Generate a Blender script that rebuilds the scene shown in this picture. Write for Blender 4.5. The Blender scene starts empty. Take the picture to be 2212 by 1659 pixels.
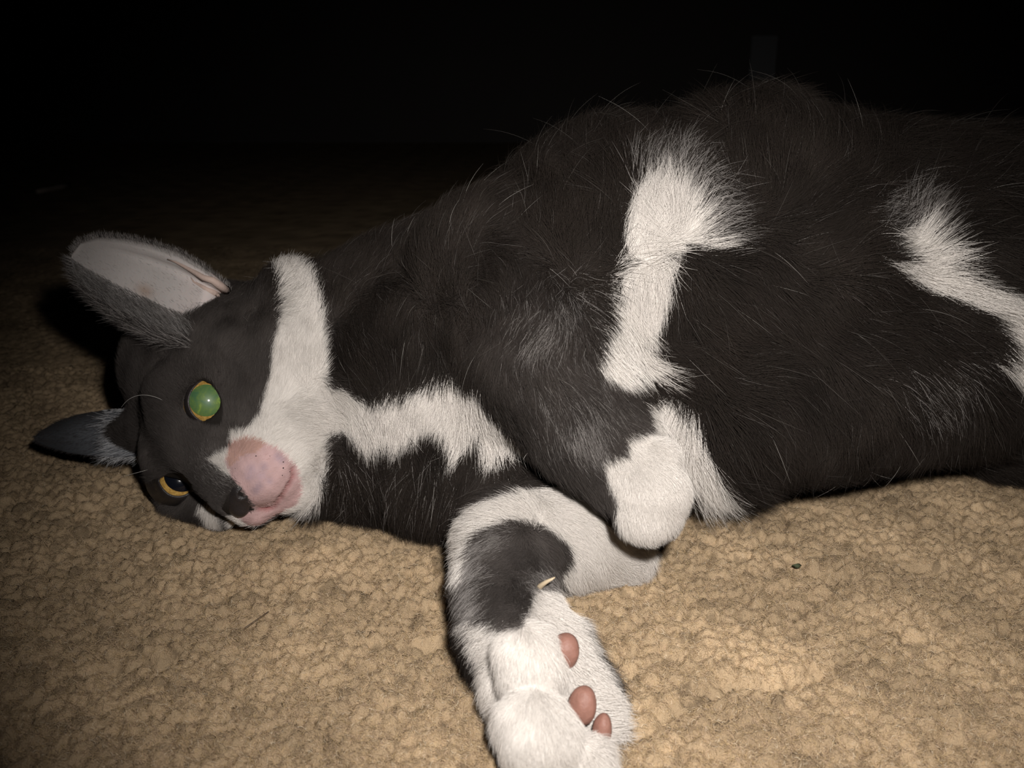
import bpy, math, random
import numpy as np
import openvdb
from mathutils import Vector, Matrix
from mathutils.bvhtree import BVHTree
from mathutils.kdtree import KDTree

DENS = 1.0                      # overall hair / fibre density
rng = np.random.default_rng(7)
random.seed(7)
S = bpy.context.scene
COL = S.collection

# ------------------------------------------------------------------ camera
W, H, FPX = 2212.0, 1659.0, 1915.0
CAM_H, PITCH = 0.171, math.radians(19.0)
cam_data = bpy.data.cameras.new('camera')
cam = bpy.data.objects.new('camera', cam_data)
COL.objects.link(cam)
cam.location = (0, 0, CAM_H)
cam.rotation_euler = (math.pi / 2 - PITCH, 0, 0)
cam_data.sensor_fit = 'HORIZONTAL'
cam_data.sensor_width = 36.0
cam_data.lens = 36.0 * FPX / W
cam_data.clip_start = 0.01
cam_data.dof.use_dof = True
cam_data.dof.focus_distance = 0.315
cam_data.dof.aperture_fstop = 22.0
S.camera = cam

# ------------------------------------------------------------------ world, flash, exposure
world = bpy.data.worlds.new('night_room')
S.world = world
world.use_nodes = True
world.node_tree.nodes['Background'].inputs[0].default_value = (0.5, 0.6, 0.8, 1)
world.node_tree.nodes['Background'].inputs[1].default_value = 0.0012

CF = np.array([0, math.cos(PITCH), -math.sin(PITCH)])      # camera forward
CU = np.array([0, math.sin(PITCH), math.cos(PITCH)])       # camera up
CR = np.array([1.0, 0, 0])                                 # camera right
CP = np.array([0, 0, CAM_H])


def at(px, py, d):
    """world point seen at pixel (px, py) at depth d along the lens axis"""
    return CP + d * (CF + (px - W / 2) / FPX * CR - (py - H / 2) / FPX * CU)


def pix(P):
    P = np.asarray(P, float) - CP
    d = P @ CF
    d = np.maximum(d, 1e-4)
    return np.stack([W / 2 + FPX * (P @ CR) / d, H / 2 - FPX * (P @ CU) / d], -1)


def on_floor(px, py, z=0.0):
    k = math.sin(PITCH) + (py - H / 2) / FPX * math.cos(PITCH)
    return at(px, py, (CAM_H - z) / k)


FLASH_POS = CP + 0.027 * CR + 0.040 * CU
ld = bpy.data.lights.new('camera_flash', 'SPOT')
ld.energy = 6.9
ld.color = (1.0, 0.955, 0.92)
ld.shadow_soft_size = 0.007
ld.spot_size = math.radians(86)
ld.spot_blend = 1.0
flash = bpy.data.objects.new('camera_flash', ld)
COL.objects.link(flash)
flash.location = FLASH_POS
aim = at(1400, 930, 0.32) - FLASH_POS
flash.rotation_euler = Vector(aim).to_track_quat('-Z', 'Y').to_euler()

S.view_settings.view_transform = 'Standard'
S.view_settings.look = 'None'
S.view_settings.exposure = 0.0
S.view_settings.gamma = 1.0
S.view_settings.use_curve_mapping = False
S.cycles.use_denoising = True
S.cycles.max_bounces = 6
S.cycles.diffuse_bounces = 3
S.cycles.glossy_bounces = 2
S.cycles.transparent_max_bounces = 8
S.cycles.debug_use_hair_bvh = False


# ------------------------------------------------------------------ helpers
def new_mat(name):
    m = bpy.data.materials.new(name)
    m.use_nodes = True
    nt = m.node_tree
    b = nt.nodes['Principled BSDF']
    return m, nt, b


def simple_mat(name, col, rough=0.6, spec=0.3, coat=0.0, noise=0.0, scale=400.0, bump=0.0, sub=0.0):
    m, nt, b = new_mat(name)
    b.inputs['Roughness'].default_value = rough
    b.inputs['Specular IOR Level'].default_value = spec
    b.inputs['Coat Weight'].default_value = coat
    b.inputs['Coat Roughness'].default_value = 0.03
    b.inputs['Base Color'].default_value = (*col, 1)
    if sub:
        b.inputs['Subsurface Weight'].default_value = sub
        b.inputs['Subsurface Radius'].default_value = (0.004, 0.0015, 0.001)
        b.inputs['Subsurface Scale'].default_value = 0.5
    if noise or bump:
        tc = nt.nodes.new('ShaderNodeTexCoord')
        nz = nt.nodes.new('ShaderNodeTexNoise')
        nz.inputs['Scale'].default_value = scale
        nz.inputs['Detail'].default_value = 4
        nt.links.new(tc.outputs['Object'], nz.inputs['Vector'])
        if noise:
            mx = nt.nodes.new('ShaderNodeMix')
            mx.data_type = 'RGBA'
            mx.inputs[6].default_value = (*[c * (1 - noise) for c in col], 1)
            mx.inputs[7].default_value = (*[min(1, c * (1 + noise)) for c in col], 1)
            nt.links.new(nz.outputs['Fac'], mx.inputs[0])
            nt.links.new(mx.outputs[2], b.inputs['Base Color'])
        if bump:
            bp = nt.nodes.new('ShaderNodeBump')
            bp.inputs['Strength'].default_value = bump
            bp.inputs['Distance'].default_value = 0.001
            nt.links.new(nz.outputs['Fac'], bp.inputs['Height'])
            nt.links.new(bp.outputs['Normal'], b.inputs['Normal'])
    return m


def attr_mat(name, attr, rough=0.8, spec=0.1, bump=0.0, sub=0.0, bscale=900.0):
    m, nt, b = new_mat(name)
    a = nt.nodes.new('ShaderNodeAttribute')
    a.attribute_name = attr
    nt.links.new(a.outputs['Color'], b.inputs['Base Color'])
    b.inputs['Roughness'].default_value = rough
    b.inputs['Specular IOR Level'].default_value = spec
    if sub:
        b.inputs['Subsurface Weight'].default_value = sub
        b.inputs['Subsurface Radius'].default_value = (0.003, 0.0012, 0.0008)
        b.inputs['Subsurface Scale'].default_value = 0.4
    if bump:
        tc = nt.nodes.new('ShaderNodeTexCoord')
        nz = nt.nodes.new('ShaderNodeTexNoise')
        nz.inputs['Scale'].default_value = bscale
        nz.inputs['Detail'].default_value = 5
        bp = nt.nodes.new('ShaderNodeBump')
        bp.inputs['Strength'].default_value = bump
        bp.inputs['Distance'].default_value = 0.0008
        nt.links.new(tc.outputs['Object'], nz.inputs['Vector'])
        nt.links.new(nz.outputs['Fac'], bp.inputs['Height'])
        nt.links.new(bp.outputs['Normal'], b.inputs['Normal'])
    return m


def fibre_mat(name, gloss, rough):
    """hair strand: soft diffuse body and a streak of gloss along the strand"""
    m = bpy.data.materials.new(name)
    m.use_nodes = True
    nt = m.node_tree
    nt.nodes.clear()
    out = nt.nodes.new('ShaderNodeOutputMaterial')
    a = nt.nodes.new('ShaderNodeAttribute')
    a.attribute_name = 'hair_colour'
    d = nt.nodes.new('ShaderNodeBsdfDiffuse')
    h = nt.nodes.new('ShaderNodeBsdfHair')
    h.component = 'Reflection'
    h.inputs['RoughnessU'].default_value = rough
    h.inputs['RoughnessV'].default_value = 0.9
    h.inputs['Offset'].default_value = 0.0
    mx = nt.nodes.new('ShaderNodeMixShader')
    mx.inputs[0].default_value = gloss
    lift = nt.nodes.new('ShaderNodeMix')
    lift.data_type = 'RGBA'
    lift.inputs[0].default_value = 0.06
    lift.inputs[7].default_value = (0.9, 0.88, 0.85, 1)
    nt.links.new(a.outputs['Color'], d.inputs['Color'])
    nt.links.new(a.outputs['Color'], lift.inputs[6])
    nt.links.new(lift.outputs[2], h.inputs['Color'])
    nt.links.new(d.outputs[0], mx.inputs[1])
    nt.links.new(h.outputs[0], mx.inputs[2])
    nt.links.new(mx.outputs[0], out.inputs['Surface'])
    return m


def mesh_obj(name, verts, faces, mat=None, parent=None, smooth=True):
    me = bpy.data.meshes.new(name)
    verts = np.asarray(verts, float)
    if isinstance(faces, np.ndarray):
        n, k = faces.shape
        me.vertices.add(len(verts))
        me.vertices.foreach_set('co', verts.ravel())
        me.loops.add(n * k)
        me.loops.foreach_set('vertex_index', faces.ravel().astype(np.int32))
        me.polygons.add(n)
        me.polygons.foreach_set('loop_start', (np.arange(n) * k).astype(np.int32))
        me.update(calc_edges=True)
        me.validate()
    else:
        me.from_pydata([tuple(v) for v in verts], [], faces)
        me.update()
    if smooth:
        me.polygons.foreach_set('use_smooth', np.ones(len(me.polygons), bool))
    if mat:
        me.materials.append(mat)
    o = bpy.data.objects.new(name, me)
    COL.objects.link(o)
    if parent:
        o.parent = parent
    return o


def set_color(o, name, cols):
    at_ = o.data.attributes.new(name, 'FLOAT_COLOR', 'POINT')
    c = np.ones((len(cols), 4), np.float32)
    c[:, :3] = cols
    at_.data.foreach_set('color', c.ravel())


def tag(o, label=None, cat=None, group=None, kind=None):
    for k, v in (('label', label), ('category', cat), ('group', group), ('kind', kind)):
        if v:
            o[k] = v
    return o


class Noise:
    """smooth vector noise from summed random waves"""
    def __init__(self, wl, n=10, dim=3, seed=0):
        r = np.random.default_rng(seed)
        k = r.normal(size=(n, dim))
        k /= np.linalg.norm(k, axis=1)[:, None]
        self.k = k * (2 * np.pi / (wl * r.uniform(0.6, 1.5, n)))[:, None]
        self.ph = r.uniform(0, 2 * np.pi, (3, n))
        self.n = n

    def vec(self, p):
        a = p @ self.k.T
        return np.stack([np.sin(a + self.ph[i]).sum(1) for i in range(3)], 1) * (1.4 / math.sqrt(self.n))

    def val(self, p):
        return np.sin(p @ self.k.T + self.ph[0]).sum(1) * (1.4 / math.sqrt(self.n))


def unit(v):
    return v / np.maximum(np.linalg.norm(v, axis=-1, keepdims=True), 1e-9)


def curves_obj(name, pts, radii, cols, mat, parent=None):
    """pts (N,k,3), radii (N,k), cols (N,3) -> one hair curves object"""
    N, k, _ = pts.shape
    hc = bpy.data.hair_curves.new(name)
    hc.add_curves([k] * N)
    hc.attributes['position'].data.foreach_set('vector', pts.astype(np.float32).ravel())
    ra = hc.attributes.get('radius') or hc.attributes.new('radius', 'FLOAT', 'POINT')
    ra.data.foreach_set('value', radii.astype(np.float32).ravel())
    ca = hc.attributes.new('hair_colour', 'FLOAT_COLOR', 'CURVE')
    c = np.ones((N, 4), np.float32)
    c[:, :3] = cols
    ca.data.foreach_set('color', c.ravel())
    hc.materials.append(mat)
    o = bpy.data.objects.new(name, hc)
    COL.objects.link(o)
    if parent:
        o.parent = parent
    return o


def in_poly(xy, poly):
    x, y = xy[:, 0], xy[:, 1]
    c = np.zeros(len(x), bool)
    P = np.asarray(poly, float)
    for (x0, y0), (x1, y1) in zip(P, np.roll(P, -1, 0)):
        if y0 == y1:
            continue
        m = (y0 > y) != (y1 > y)
        c ^= m & (x < (x1 - x0) * (y - y0) / (y1 - y0) + x0)
    return c


# ------------------------------------------------------------------ signed distance body modelling
class SDF:
    def __init__(self, lo, hi, vox):
        self.lo, self.vox = np.asarray(lo, float), vox
        self.n = np.ceil((np.asarray(hi) - self.lo) / vox).astype(int) + 1
        self.ax = [self.lo[i] + vox * np.arange(self.n[i]) for i in range(3)]
        self.d = np.full(self.n, 0.04, np.float32)

    def window(self, lo, hi):
        s = []
        for i in range(3):
            a = max(0, int((lo[i] - self.lo[i]) / self.vox))
            b = min(self.n[i], int((hi[i] - self.lo[i]) / self.vox) + 2)
            if b <= a:
                return None, None
            s.append(slice(a, b))
        g = np.meshgrid(*[self.ax[i][s[i]].astype(np.float32) for i in range(3)], indexing='ij', sparse=True)
        return tuple(s), g

    def join(self, s, f, k):
        d = self.d[s]
        h = np.clip(0.5 + 0.5 * (d - f) / k, 0, 1)
        self.d[s] = d + (f - d) * h - k * h * (1 - h)

    def carve(self, s, f, k):
        d = self.d[s]
        h = np.clip(0.5 - 0.5 * (d + f) / k, 0, 1)
        self.d[s] = d + (-f - d) * h + k * h * (1 - h)

    def cone(self, a, ra, b, rb, k=0.01, cut=False):
        a, b = np.asarray(a, float), np.asarray(b, float)
        m = max(ra, rb) + k + 0.012
        s, g = self.window(np.minimum(a, b) - m, np.maximum(a, b) + m)
        if s is None:
            return
        ba = (b - a)
        L2 = max(float(ba @ ba), 1e-12)
        q = [g[i] - np.float32(a[i]) for i in range(3)]
        h = np.clip((q[0] * ba[0] + q[1] * ba[1] + q[2] * ba[2]) / L2, 0, 1).astype(np.float32)
        f = np.sqrt((q[0] - h * ba[0]) ** 2 + (q[1] - h * ba[1]) ** 2 + (q[2] - h * ba[2]) ** 2) - (ra + (rb - ra) * h)
        (self.carve if cut else self.join)(s, f.astype(np.float32), k)

    def ball(self, c, r, k=0.01, cut=False):
        self.cone(c, r, np.asarray(c) + 1e-5, r, k, cut)

    def ell(self, c, basis, r, k=0.01, cut=False):
        c = np.asarray(c, float)
        m = max(r) + k + 0.012
        s, g = self.window(c - m, c + m)
        if s is None:
            return
        q = [g[i] - np.float32(c[i]) for i in range(3)]
        l = [(q[0] * basis[i][0] + q[1] * basis[i][1] + q[2] * basis[i][2]) for i in range(3)]
        k0 = np.sqrt(sum((l[i] / r[i]) ** 2 for i in range(3))) + 1e-6
        k1 = np.sqrt(sum((l[i] / r[i] ** 2) ** 2 for i in range(3))) + 1e-6
        f = (k0 * (k0 - 1) / k1).astype(np.float32)
        (self.carve if cut else self.join)(s, f, k)

    def mesh(self):
        gr = openvdb.FloatGrid(0.04)
        gr.copyFromArray(self.d.astype(np.float32))
        gr.transform = openvdb.createLinearTransform(voxelSize=1.0)
        p, q = gr.convertToQuads(0.0)
        p = np.asarray(p, float) * self.vox + self.lo
        q = np.asarray(q, int)
        # make the quads face outwards
        i = len(q) // 2
        nv = np.cross(p[q[:, 1]] - p[q[:, 0]], p[q[:, 2]] - p[q[:, 0]])
        ctr = p[q].mean(1)
        top = ctr[:, 2] > np.quantile(ctr[:, 2], 0.97)
        if nv[top, 2].sum() < 0:
            q = q[:, ::-1]
        return p, q


def PX(px, py, d, r):
    return at(px, py, d), r * d / FPX


# head frame: f nose, l the cat's left, u crown; given in lens axes (right, up, towards lens)
def lens(v):
    return v[0] * CR + v[1] * CU - v[2] * CF


HL_ = unit(lens((0.26, 0.82, 0.50)))
HU_ = lens((-0.95, 0.20, 0.20))
HU_ = unit(HU_ - HL_ * (HU_ @ HL_))
HF_ = np.cross(HL_, HU_)
HB = [HF_, HL_, HU_]
HM = at(412, 957, 0.350)


def HD(f, l, u):
    return HM + 0.01 * (f * HF_ + l * HL_ + u * HU_)


body = SDF((-0.225, 0.135, 0.0), (0.285, 0.50, 0.175), 0.0011)


def chain(pts, k):
    for a, b in zip(pts[:-1], pts[1:]):
        (pa, ra), (pb, rb) = PX(*a), PX(*b)
        body.cone(pa, ra, pb, rb, k)


# trunk, neck to rump
chain([(740, 848, .392, 248), (850, 822, .385, 278), (960, 795, .380, 298), (1120, 760, .370, 325),
       (1350, 668, .378, 362), (1600, 645, .393, 372), (1850, 640, .405, 328), (2100, 640, .415, 315), (2380, 680, .42, 295)], 0.006)
# chest under the shoulder, belly, thigh, hind leg, tail
chain([(800, 1000, .378, 110), (1000, 990, .355, 125), (1120, 1010, .340, 95)], 0.02)
chain([(1620, 470, .352, 150), (1700, 620, .345, 140)], 0.03)
chain([(1500, 915, .335, 95), (1620, 890, .338, 128), (1800, 830, .345, 165), (2090, 770, .372, 200)], 0.014)
chain([(1965, 545, .342, 50), (2080, 610, .342, 70), (2260, 740, .350, 95)], 0.018)
chain([(2050, 920, .400, 55), (2140, 930, .395, 70), (2300, 950, .385, 85)], 0.008)
# upper (left) front leg
chain([(1080, 600, .330, 165), (1185, 790, .306, 128), (1272, 915, .298, 108), (1338, 1000, .294, 84)], 0.014)
chain([(1338, 1000, .294, 84), (1362, 1080, .293, 52)], 0.008)
chain([(1350, 1010, .291, 70), (1403, 1060, .283, 70), (1405, 1102, .284, 62)], 0.006)
for a in [(1428, 985, .282, 34), (1444, 1075, .282, 34), (1425, 1118, .282, 36), (1372, 1112, .281, 36), (1398, 1130, .280, 34)]:
    p, r = PX(*a)
    body.ball(p, r, 0.0035)
# lower (right) front leg
chain([(960, 1020, .350, 90), (1120, 1100, .325, 70), (1330, 1200, .322, 50)], 0.012)
chain([(1340, 1203, .322, 46), (1230, 1172, .314, 86), (1095, 1160, .301, 82), (1092, 1250, .288, 86), (1112, 1350, .267, 86), (1150, 1450, .250, 76)], 0.010)
NEAR = 0.96      # the paw reaches towards the lens


def paw_chain(pts, k):
    chain([(x, y, d * NEAR, r) for x, y, d, r in pts], k)


paw_chain([(1135, 1400, .266, 80), (1160, 1500, .259, 80), (1190, 1650, .252, 92)], 0.008)
paw_chain([(1136, 1412, .2485, 64), (1146, 1452, .2465, 66)], 0.0022)
paw_chain([(1150, 1562, .2375, 76), (1166, 1598, .2350, 84)], 0.0022)
paw_chain([(1262, 1652, .2370, 58), (1270, 1690, .2340, 58)], 0.0022)
paw_chain([(1225, 1390, .268, 46), (1262, 1500, .260, 48), (1290, 1590, .252, 38)], 0.006)
# head
k = 0.010
body.ell(HD(-3.5, 0.0, -0.5), HB, (0.040, 0.038, 0.031), k)
(pa, ra), (pb, rb) = PX(455, 790, .402, 178), PX(740, 850, .392, 225)
body.cone(pa, ra, pb, rb, 0.012)
for s in (1, -1):
    body.ball(HD(-1.7, 2.2 * s, -1.7), 0.020, 0.012)
    body.ball(HD(-0.9, 1.55 * s, 0.75), 0.0115, 0.010)
    body.cone(HD(0.1, 1.1 * s, -1.5), 0.011, HD(2.1, 0.95 if s > 0 else -0.6, -2.7), 0.0105 if s > 0 else 0.0075, 0.007)
    body.ball(HD(2.4, 0.85 if s > 0 else -0.62, -3.05 if s > 0 else -2.95), 0.0098 if s > 0 else 0.0074, 0.0025)
body.cone(HD(-0.6, 0, -0.2), 0.0155, HD(2.5, 0.1, -2.0), 0.0085, 0.008)
body.cone(HD(-1.8, 0.2, -3.2), 0.018, HD(1.8, 0.25, -4.4), 0.0085, 0.005)
chain([(622, 650, .372, 62), (640, 780, .347, 62), (628, 930, .337, 58), (600, 1000, .335, 50)], 0.012)
for a in [[(440, 700, .395, 55), (350, 645, .399, 32)], [(330, 930, .385, 55), (250, 935, .399, 28)]]:
    (pa, ra), (pb, rb) = PX(*a[0]), PX(*a[1])
    body.cone(pa, ra, pb, rb, 0.008)
body.ball(at(402, 1072, .3765), .0100, .010)
body.ball(HD(2.0, -0.1, -3.7), .0078, .004)
(pa, ra), (pb, rb) = PX(405, 1085, .372, 42), PX(485, 1106, .3480, 24)
body.cone(pa, ra, pb, rb, .008)
# eye sockets
EYE_L, EYE_R = at(449, 868, .3450), at(387, 1040, .3640)
ER_ = 0.0096
for e in (EYE_L, EYE_R):
    body.ball(e, ER_ * 1.03, 0.002, cut=True)
# rest on the pile, which its weight presses flat
zz = body.ax[2].astype(np.float32)[None, None, :]
body.d = np.maximum(body.d, 0.0015 - zz)
BV, BQ = body.mesh()
# drop stray islands is not needed: every form overlaps its neighbour

# ------------------------------------------------------------------ coat pattern (where the coat is white, skin pink)
WHITE = [
    [(583, 560), (606, 604), (606, 676), (590, 744), (583, 812), (560, 893), (533, 925), (497, 929), (492, 965), (447, 990), (475, 1015), (502, 1033),
     (515, 1051), (556, 1101), (590, 1108), (633, 1120), (690, 1090), (705, 992), (716, 857), (712, 766), (698, 644), (670, 585), (633, 545)],
    [(487, 1118), (556, 1100), (595, 1103), (605, 1120), (585, 1145), (540, 1150), (490, 1140)],
    [(424, 1098), (446, 1098), (470, 1118), (480, 1142), (450, 1146)],
    [(700, 847), (743, 842), (777, 872), (819, 868), (886, 855), (920, 838), (971, 834), (1042, 855), (1076, 897), (1114, 944), (1148, 977),
     (1131, 999), (1093, 1003), (1047, 1020), (1030, 999), (1038, 948), (1009, 969), (975, 1007), (958, 956), (928, 927), (886, 956), (848, 986),
     (836, 961), (789, 986), (764, 948), (722, 935), (690, 960)],
    [(1386, 378), (1358, 454), (1353, 562), (1342, 638), (1320, 720), (1299, 812), (1353, 839), (1402, 823), (1451, 839), (1467, 796), (1407, 763),
     (1434, 693), (1462, 600), (1478, 546), (1521, 519), (1575, 540), (1600, 522), (1554, 497), (1548, 454), (1510, 405), (1467, 367), (1430, 360)],
    [(1939, 497), (2010, 465), (2031, 497), (2096, 541), (2096, 584), (2145, 622), (2260, 660), (2260, 850), (2167, 806), (2194, 763), (2167, 693),
     (2107, 660), (2020, 633), (1966, 606), (1923, 568), (1999, 568), (1950, 524)],
    [(1305, 1001), (1358, 991), (1358, 957), (1412, 933), (1450, 945), (1480, 1016), (1490, 1055), (1490, 1108), (1460, 1160), (1397, 1185), (1345, 1165),
     (1329, 1123), (1334, 1089), (1314, 1045)],
    [(1400, 870), (1440, 880), (1500, 930), (1540, 1000), (1570, 1080), (1530, 1110), (1490, 1100), (1490, 1050), (1456, 1010), (1445, 950), (1415, 930)],
    [(1154, 1055), (1232, 1045), (1271, 1079), (1314, 1138), (1480, 1180), (1470, 1250), (1290, 1300), (1236, 1285), (1212, 1255), (1241, 1221),
     (1236, 1182), (1193, 1147), (1154, 1125), (1095, 1123), (1037, 1143), (1012, 1167), (1000, 1201), (996, 1260), (975, 1260), (970, 1143), (1015, 1094), (1095, 1066)],
    [(1071, 1367), (1129, 1357), (1160, 1279), (1217, 1275), (1270, 1343), (1300, 1420), (1350, 1513), (1365, 1600), (1350, 1720), (1050, 1720),
     (1030, 1581), (1030, 1435), (990, 1342), (1050, 1355)],
]
PINK = [
    [(495, 950), (530, 935), (560, 945), (600, 962), (628, 985), (648, 1010), (658, 1050), (650, 1092), (602, 1120), (556, 1108), (536, 1082), (518, 1052), (496, 1030), (482, 996)],
    [(498, 1110), (556, 1100), (592, 1104), (602, 1120), (575, 1140), (530, 1145)],
]
GREYISH = [  # patches where silver hairs run through the dark coat: polygon, share of silver
    ([(1110, 770), (1180, 700), (1230, 640), (1270, 640), (1240, 710), (1190, 760), (1140, 800)], 0.22),
    ([(1080, 640), (1300, 560), (1330, 800), (1150, 830)], 0.05),
    ([(1215, 930), (1290, 895), (1315, 960), (1305, 1015), (1240, 985)], 0.40),
    ([(1130, 850), (1320, 820), (1380, 920), (1200, 1000)], 0.08),
    ([(985, 1190), (1080, 1140), (1085, 1165), (1010, 1220), (1050, 1230), (1010, 1270), (985, 1260)], 0.65),
    ([(985, 1200), (1015, 1200), (1035, 1350), (990, 1350)], 0.8),
    ([(1340, 330), (1500, 300), (1590, 390), (1610, 530), (1540, 525), (1500, 400), (1400, 370)], 0.50),
    ([(1890, 450), (2000, 380), (2070, 480), (1960, 510)], 0.45),
    ([(1960, 830), (2120, 770), (2160, 800), (2060, 900), (1990, 930)], 0.15),
    ([(1130, 1255), (1190, 1235), (1230, 1290), (1170, 1300)], 0.7),
    ([(430, 975), (480, 985), (505, 1040), (470, 1050), (440, 1010)], 0.40),
    ([(700, 1000), (980, 1000), (980, 1110), (700, 1110)], 0.04),
]
DARK_C = np.array([0.0225, 0.0178, 0.0148])        # long coat of the body
GREY_C = np.array([0.085, 0.074, 0.068])           # short coat of face and legs
WHITE_C = np.array([0.735, 0.69, 0.64])
PINK_C = np.array([0.47, 0.315, 0.305])


UPPER_LEG = [(1080, 600, .330, 165), (1185, 790, .306, 128), (1272, 915, .298, 108), (1338, 1000, .294, 84), (1403, 1060, .283, 76), (1405, 1120, .284, 66)]
LOWER_LEG = [(1400, 1210, .322, 46), (1230, 1172, .314, 86), (1095, 1160, .301, 82), (1092, 1250, .288, 86), (1112, 1350, .265, 86), (1150, 1450, .247, 90), (1190, 1620, .234, 110)]


def limb_dist(P, limb):
    best = np.full(len(P), 1.0)
    for a, b in zip(limb[:-1], limb[1:]):
        (pa, ra), (pb, rb) = PX(*a), PX(*b)
        ba = pb - pa
        t = np.clip(((P - pa) @ ba) / (ba @ ba), 0, 1)
        best = np.minimum(best, np.linalg.norm(P - pa - t[:, None] * ba, axis=1) - (ra + (rb - ra) * t))
    return best


def coat(P, N, jitter=5.0, r=None):
    """white weight and pink weight of the coat at points of the skin"""
    r = r or rng
    q = pix(P) + r.normal(0, jitter, (len(P), 2))
    face = (unit(CP - P) * N).sum(1) > -0.25
    du, dr = limb_dist(P, UPPER_LEG), limb_dist(P, LOWER_LEG)
    w = np.zeros(len(P), bool)
    for k_, poly in enumerate(WHITE):
        m = in_poly(q, poly)
        if k_ in (8, 9):
            m &= dr < du
        elif k_ == 6:
            m &= du < dr
        elif k_ == 3:
            m &= (du > 0.007) & (dr > 0.004)
        w |= m
    q2 = pix(P) + r.normal(0, 14, (len(P), 2))
    gy = np.zeros(len(P), bool)
    for poly, share in GREYISH:
        gy |= in_poly(q2, poly) & (r.random(len(P)) < share)
    pk = np.zeros(len(P), bool)
    for poly in PINK:
        pk |= in_poly(q, poly)
    return w & face, pk & face, gy & face & ~w


# ------------------------------------------------------------------ cat: body mesh
skin_mat = attr_mat('cat_skin', 'skin_colour', 0.75, 0.2, 0.25, 0.0)
cat = mesh_obj('cat', BV, BQ, skin_mat)
tag(cat, 'grey and white cat lying on its side on the tan carpet with crossed front paws', 'cat')
me = cat.data
VN = np.zeros(len(BV) * 3)
me.vertex_normals.foreach_get('vector', VN)
VN = VN.reshape(-1, 3)
w, pk, gy = coat(BV, VN, 0.5, np.random.default_rng(3))
sc = np.where(w[:, None], WHITE_C * 0.8, DARK_C * 0.7)
sc = np.where(pk[:, None], PINK_C, sc)
sc[~w & ~pk] = DARK_C * 0.7
# pores and faint blotches on the bare muzzle, the darker line of the lips
q = pix(BV)
bl = Noise(0.006, 8, seed=5).val(BV)
sc[pk] *= (1 + 0.07 * bl[pk])[:, None]
tanm = pk & in_poly(q, [(480, 930), (590, 940), (560, 975), (520, 985), (500, 1010), (485, 990)])
sc[tanm] *= np.array([0.92, 0.84, 0.72])
for bx, by, br in [(543, 1012, 12), (570, 1008, 9), (538, 1030, 10), (563, 1028, 11), (560, 1050, 9), (583, 1040, 8), (552, 1060, 9), (600, 985, 10), (608, 995, 9)]:
    g_ = np.exp(-(((q - [bx, by]) ** 2).sum(1)) / br ** 2) * pk
    sc *= 1 - g_[:, None] * np.array([0.22, 0.17, 0.08])
LIP = np.array([(632, 1012), (634, 1030), (624, 1050), (606, 1078), (590, 1098), (578, 1102), (560, 1101)], float)
for a, b in zip(LIP[:-1], LIP[1:]):
    t = np.clip(((q - a) @ (b - a)) / ((b - a) @ (b - a)), 0, 1)
    dd = np.linalg.norm(q - a - t[:, None] * (b - a), axis=1)
    m = (dd < 7) & pk
    sc[m] *= (np.array([0.65, 0.42, 0.42]) + np.array([0.35, 0.58, 0.58]) * (dd[m] / 7)[:, None])
    push = np.exp(-(dd / 4.5) ** 2) * (np.abs((BV - CP) @ CF - 0.33) < 0.02)
    BV = BV - VN * (0.0009 * push)[:, None]
me.vertices.foreach_set('co', BV.ravel())
me.update()
set_color(cat, 'skin_colour', sc)
BVH = BVHTree.FromPolygons([tuple(v) for v in BV], BQ.tolist())


def hit(px, py):
    d = unit(at(px, py, 1.0) - CP)
    loc, nrm, i, dist = BVH.ray_cast(Vector(CP), Vector(d))
    if loc is None:
        return None, None
    n = np.array(nrm)
    if n @ d > 0:
        n = -n
    return np.array(loc), n


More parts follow.
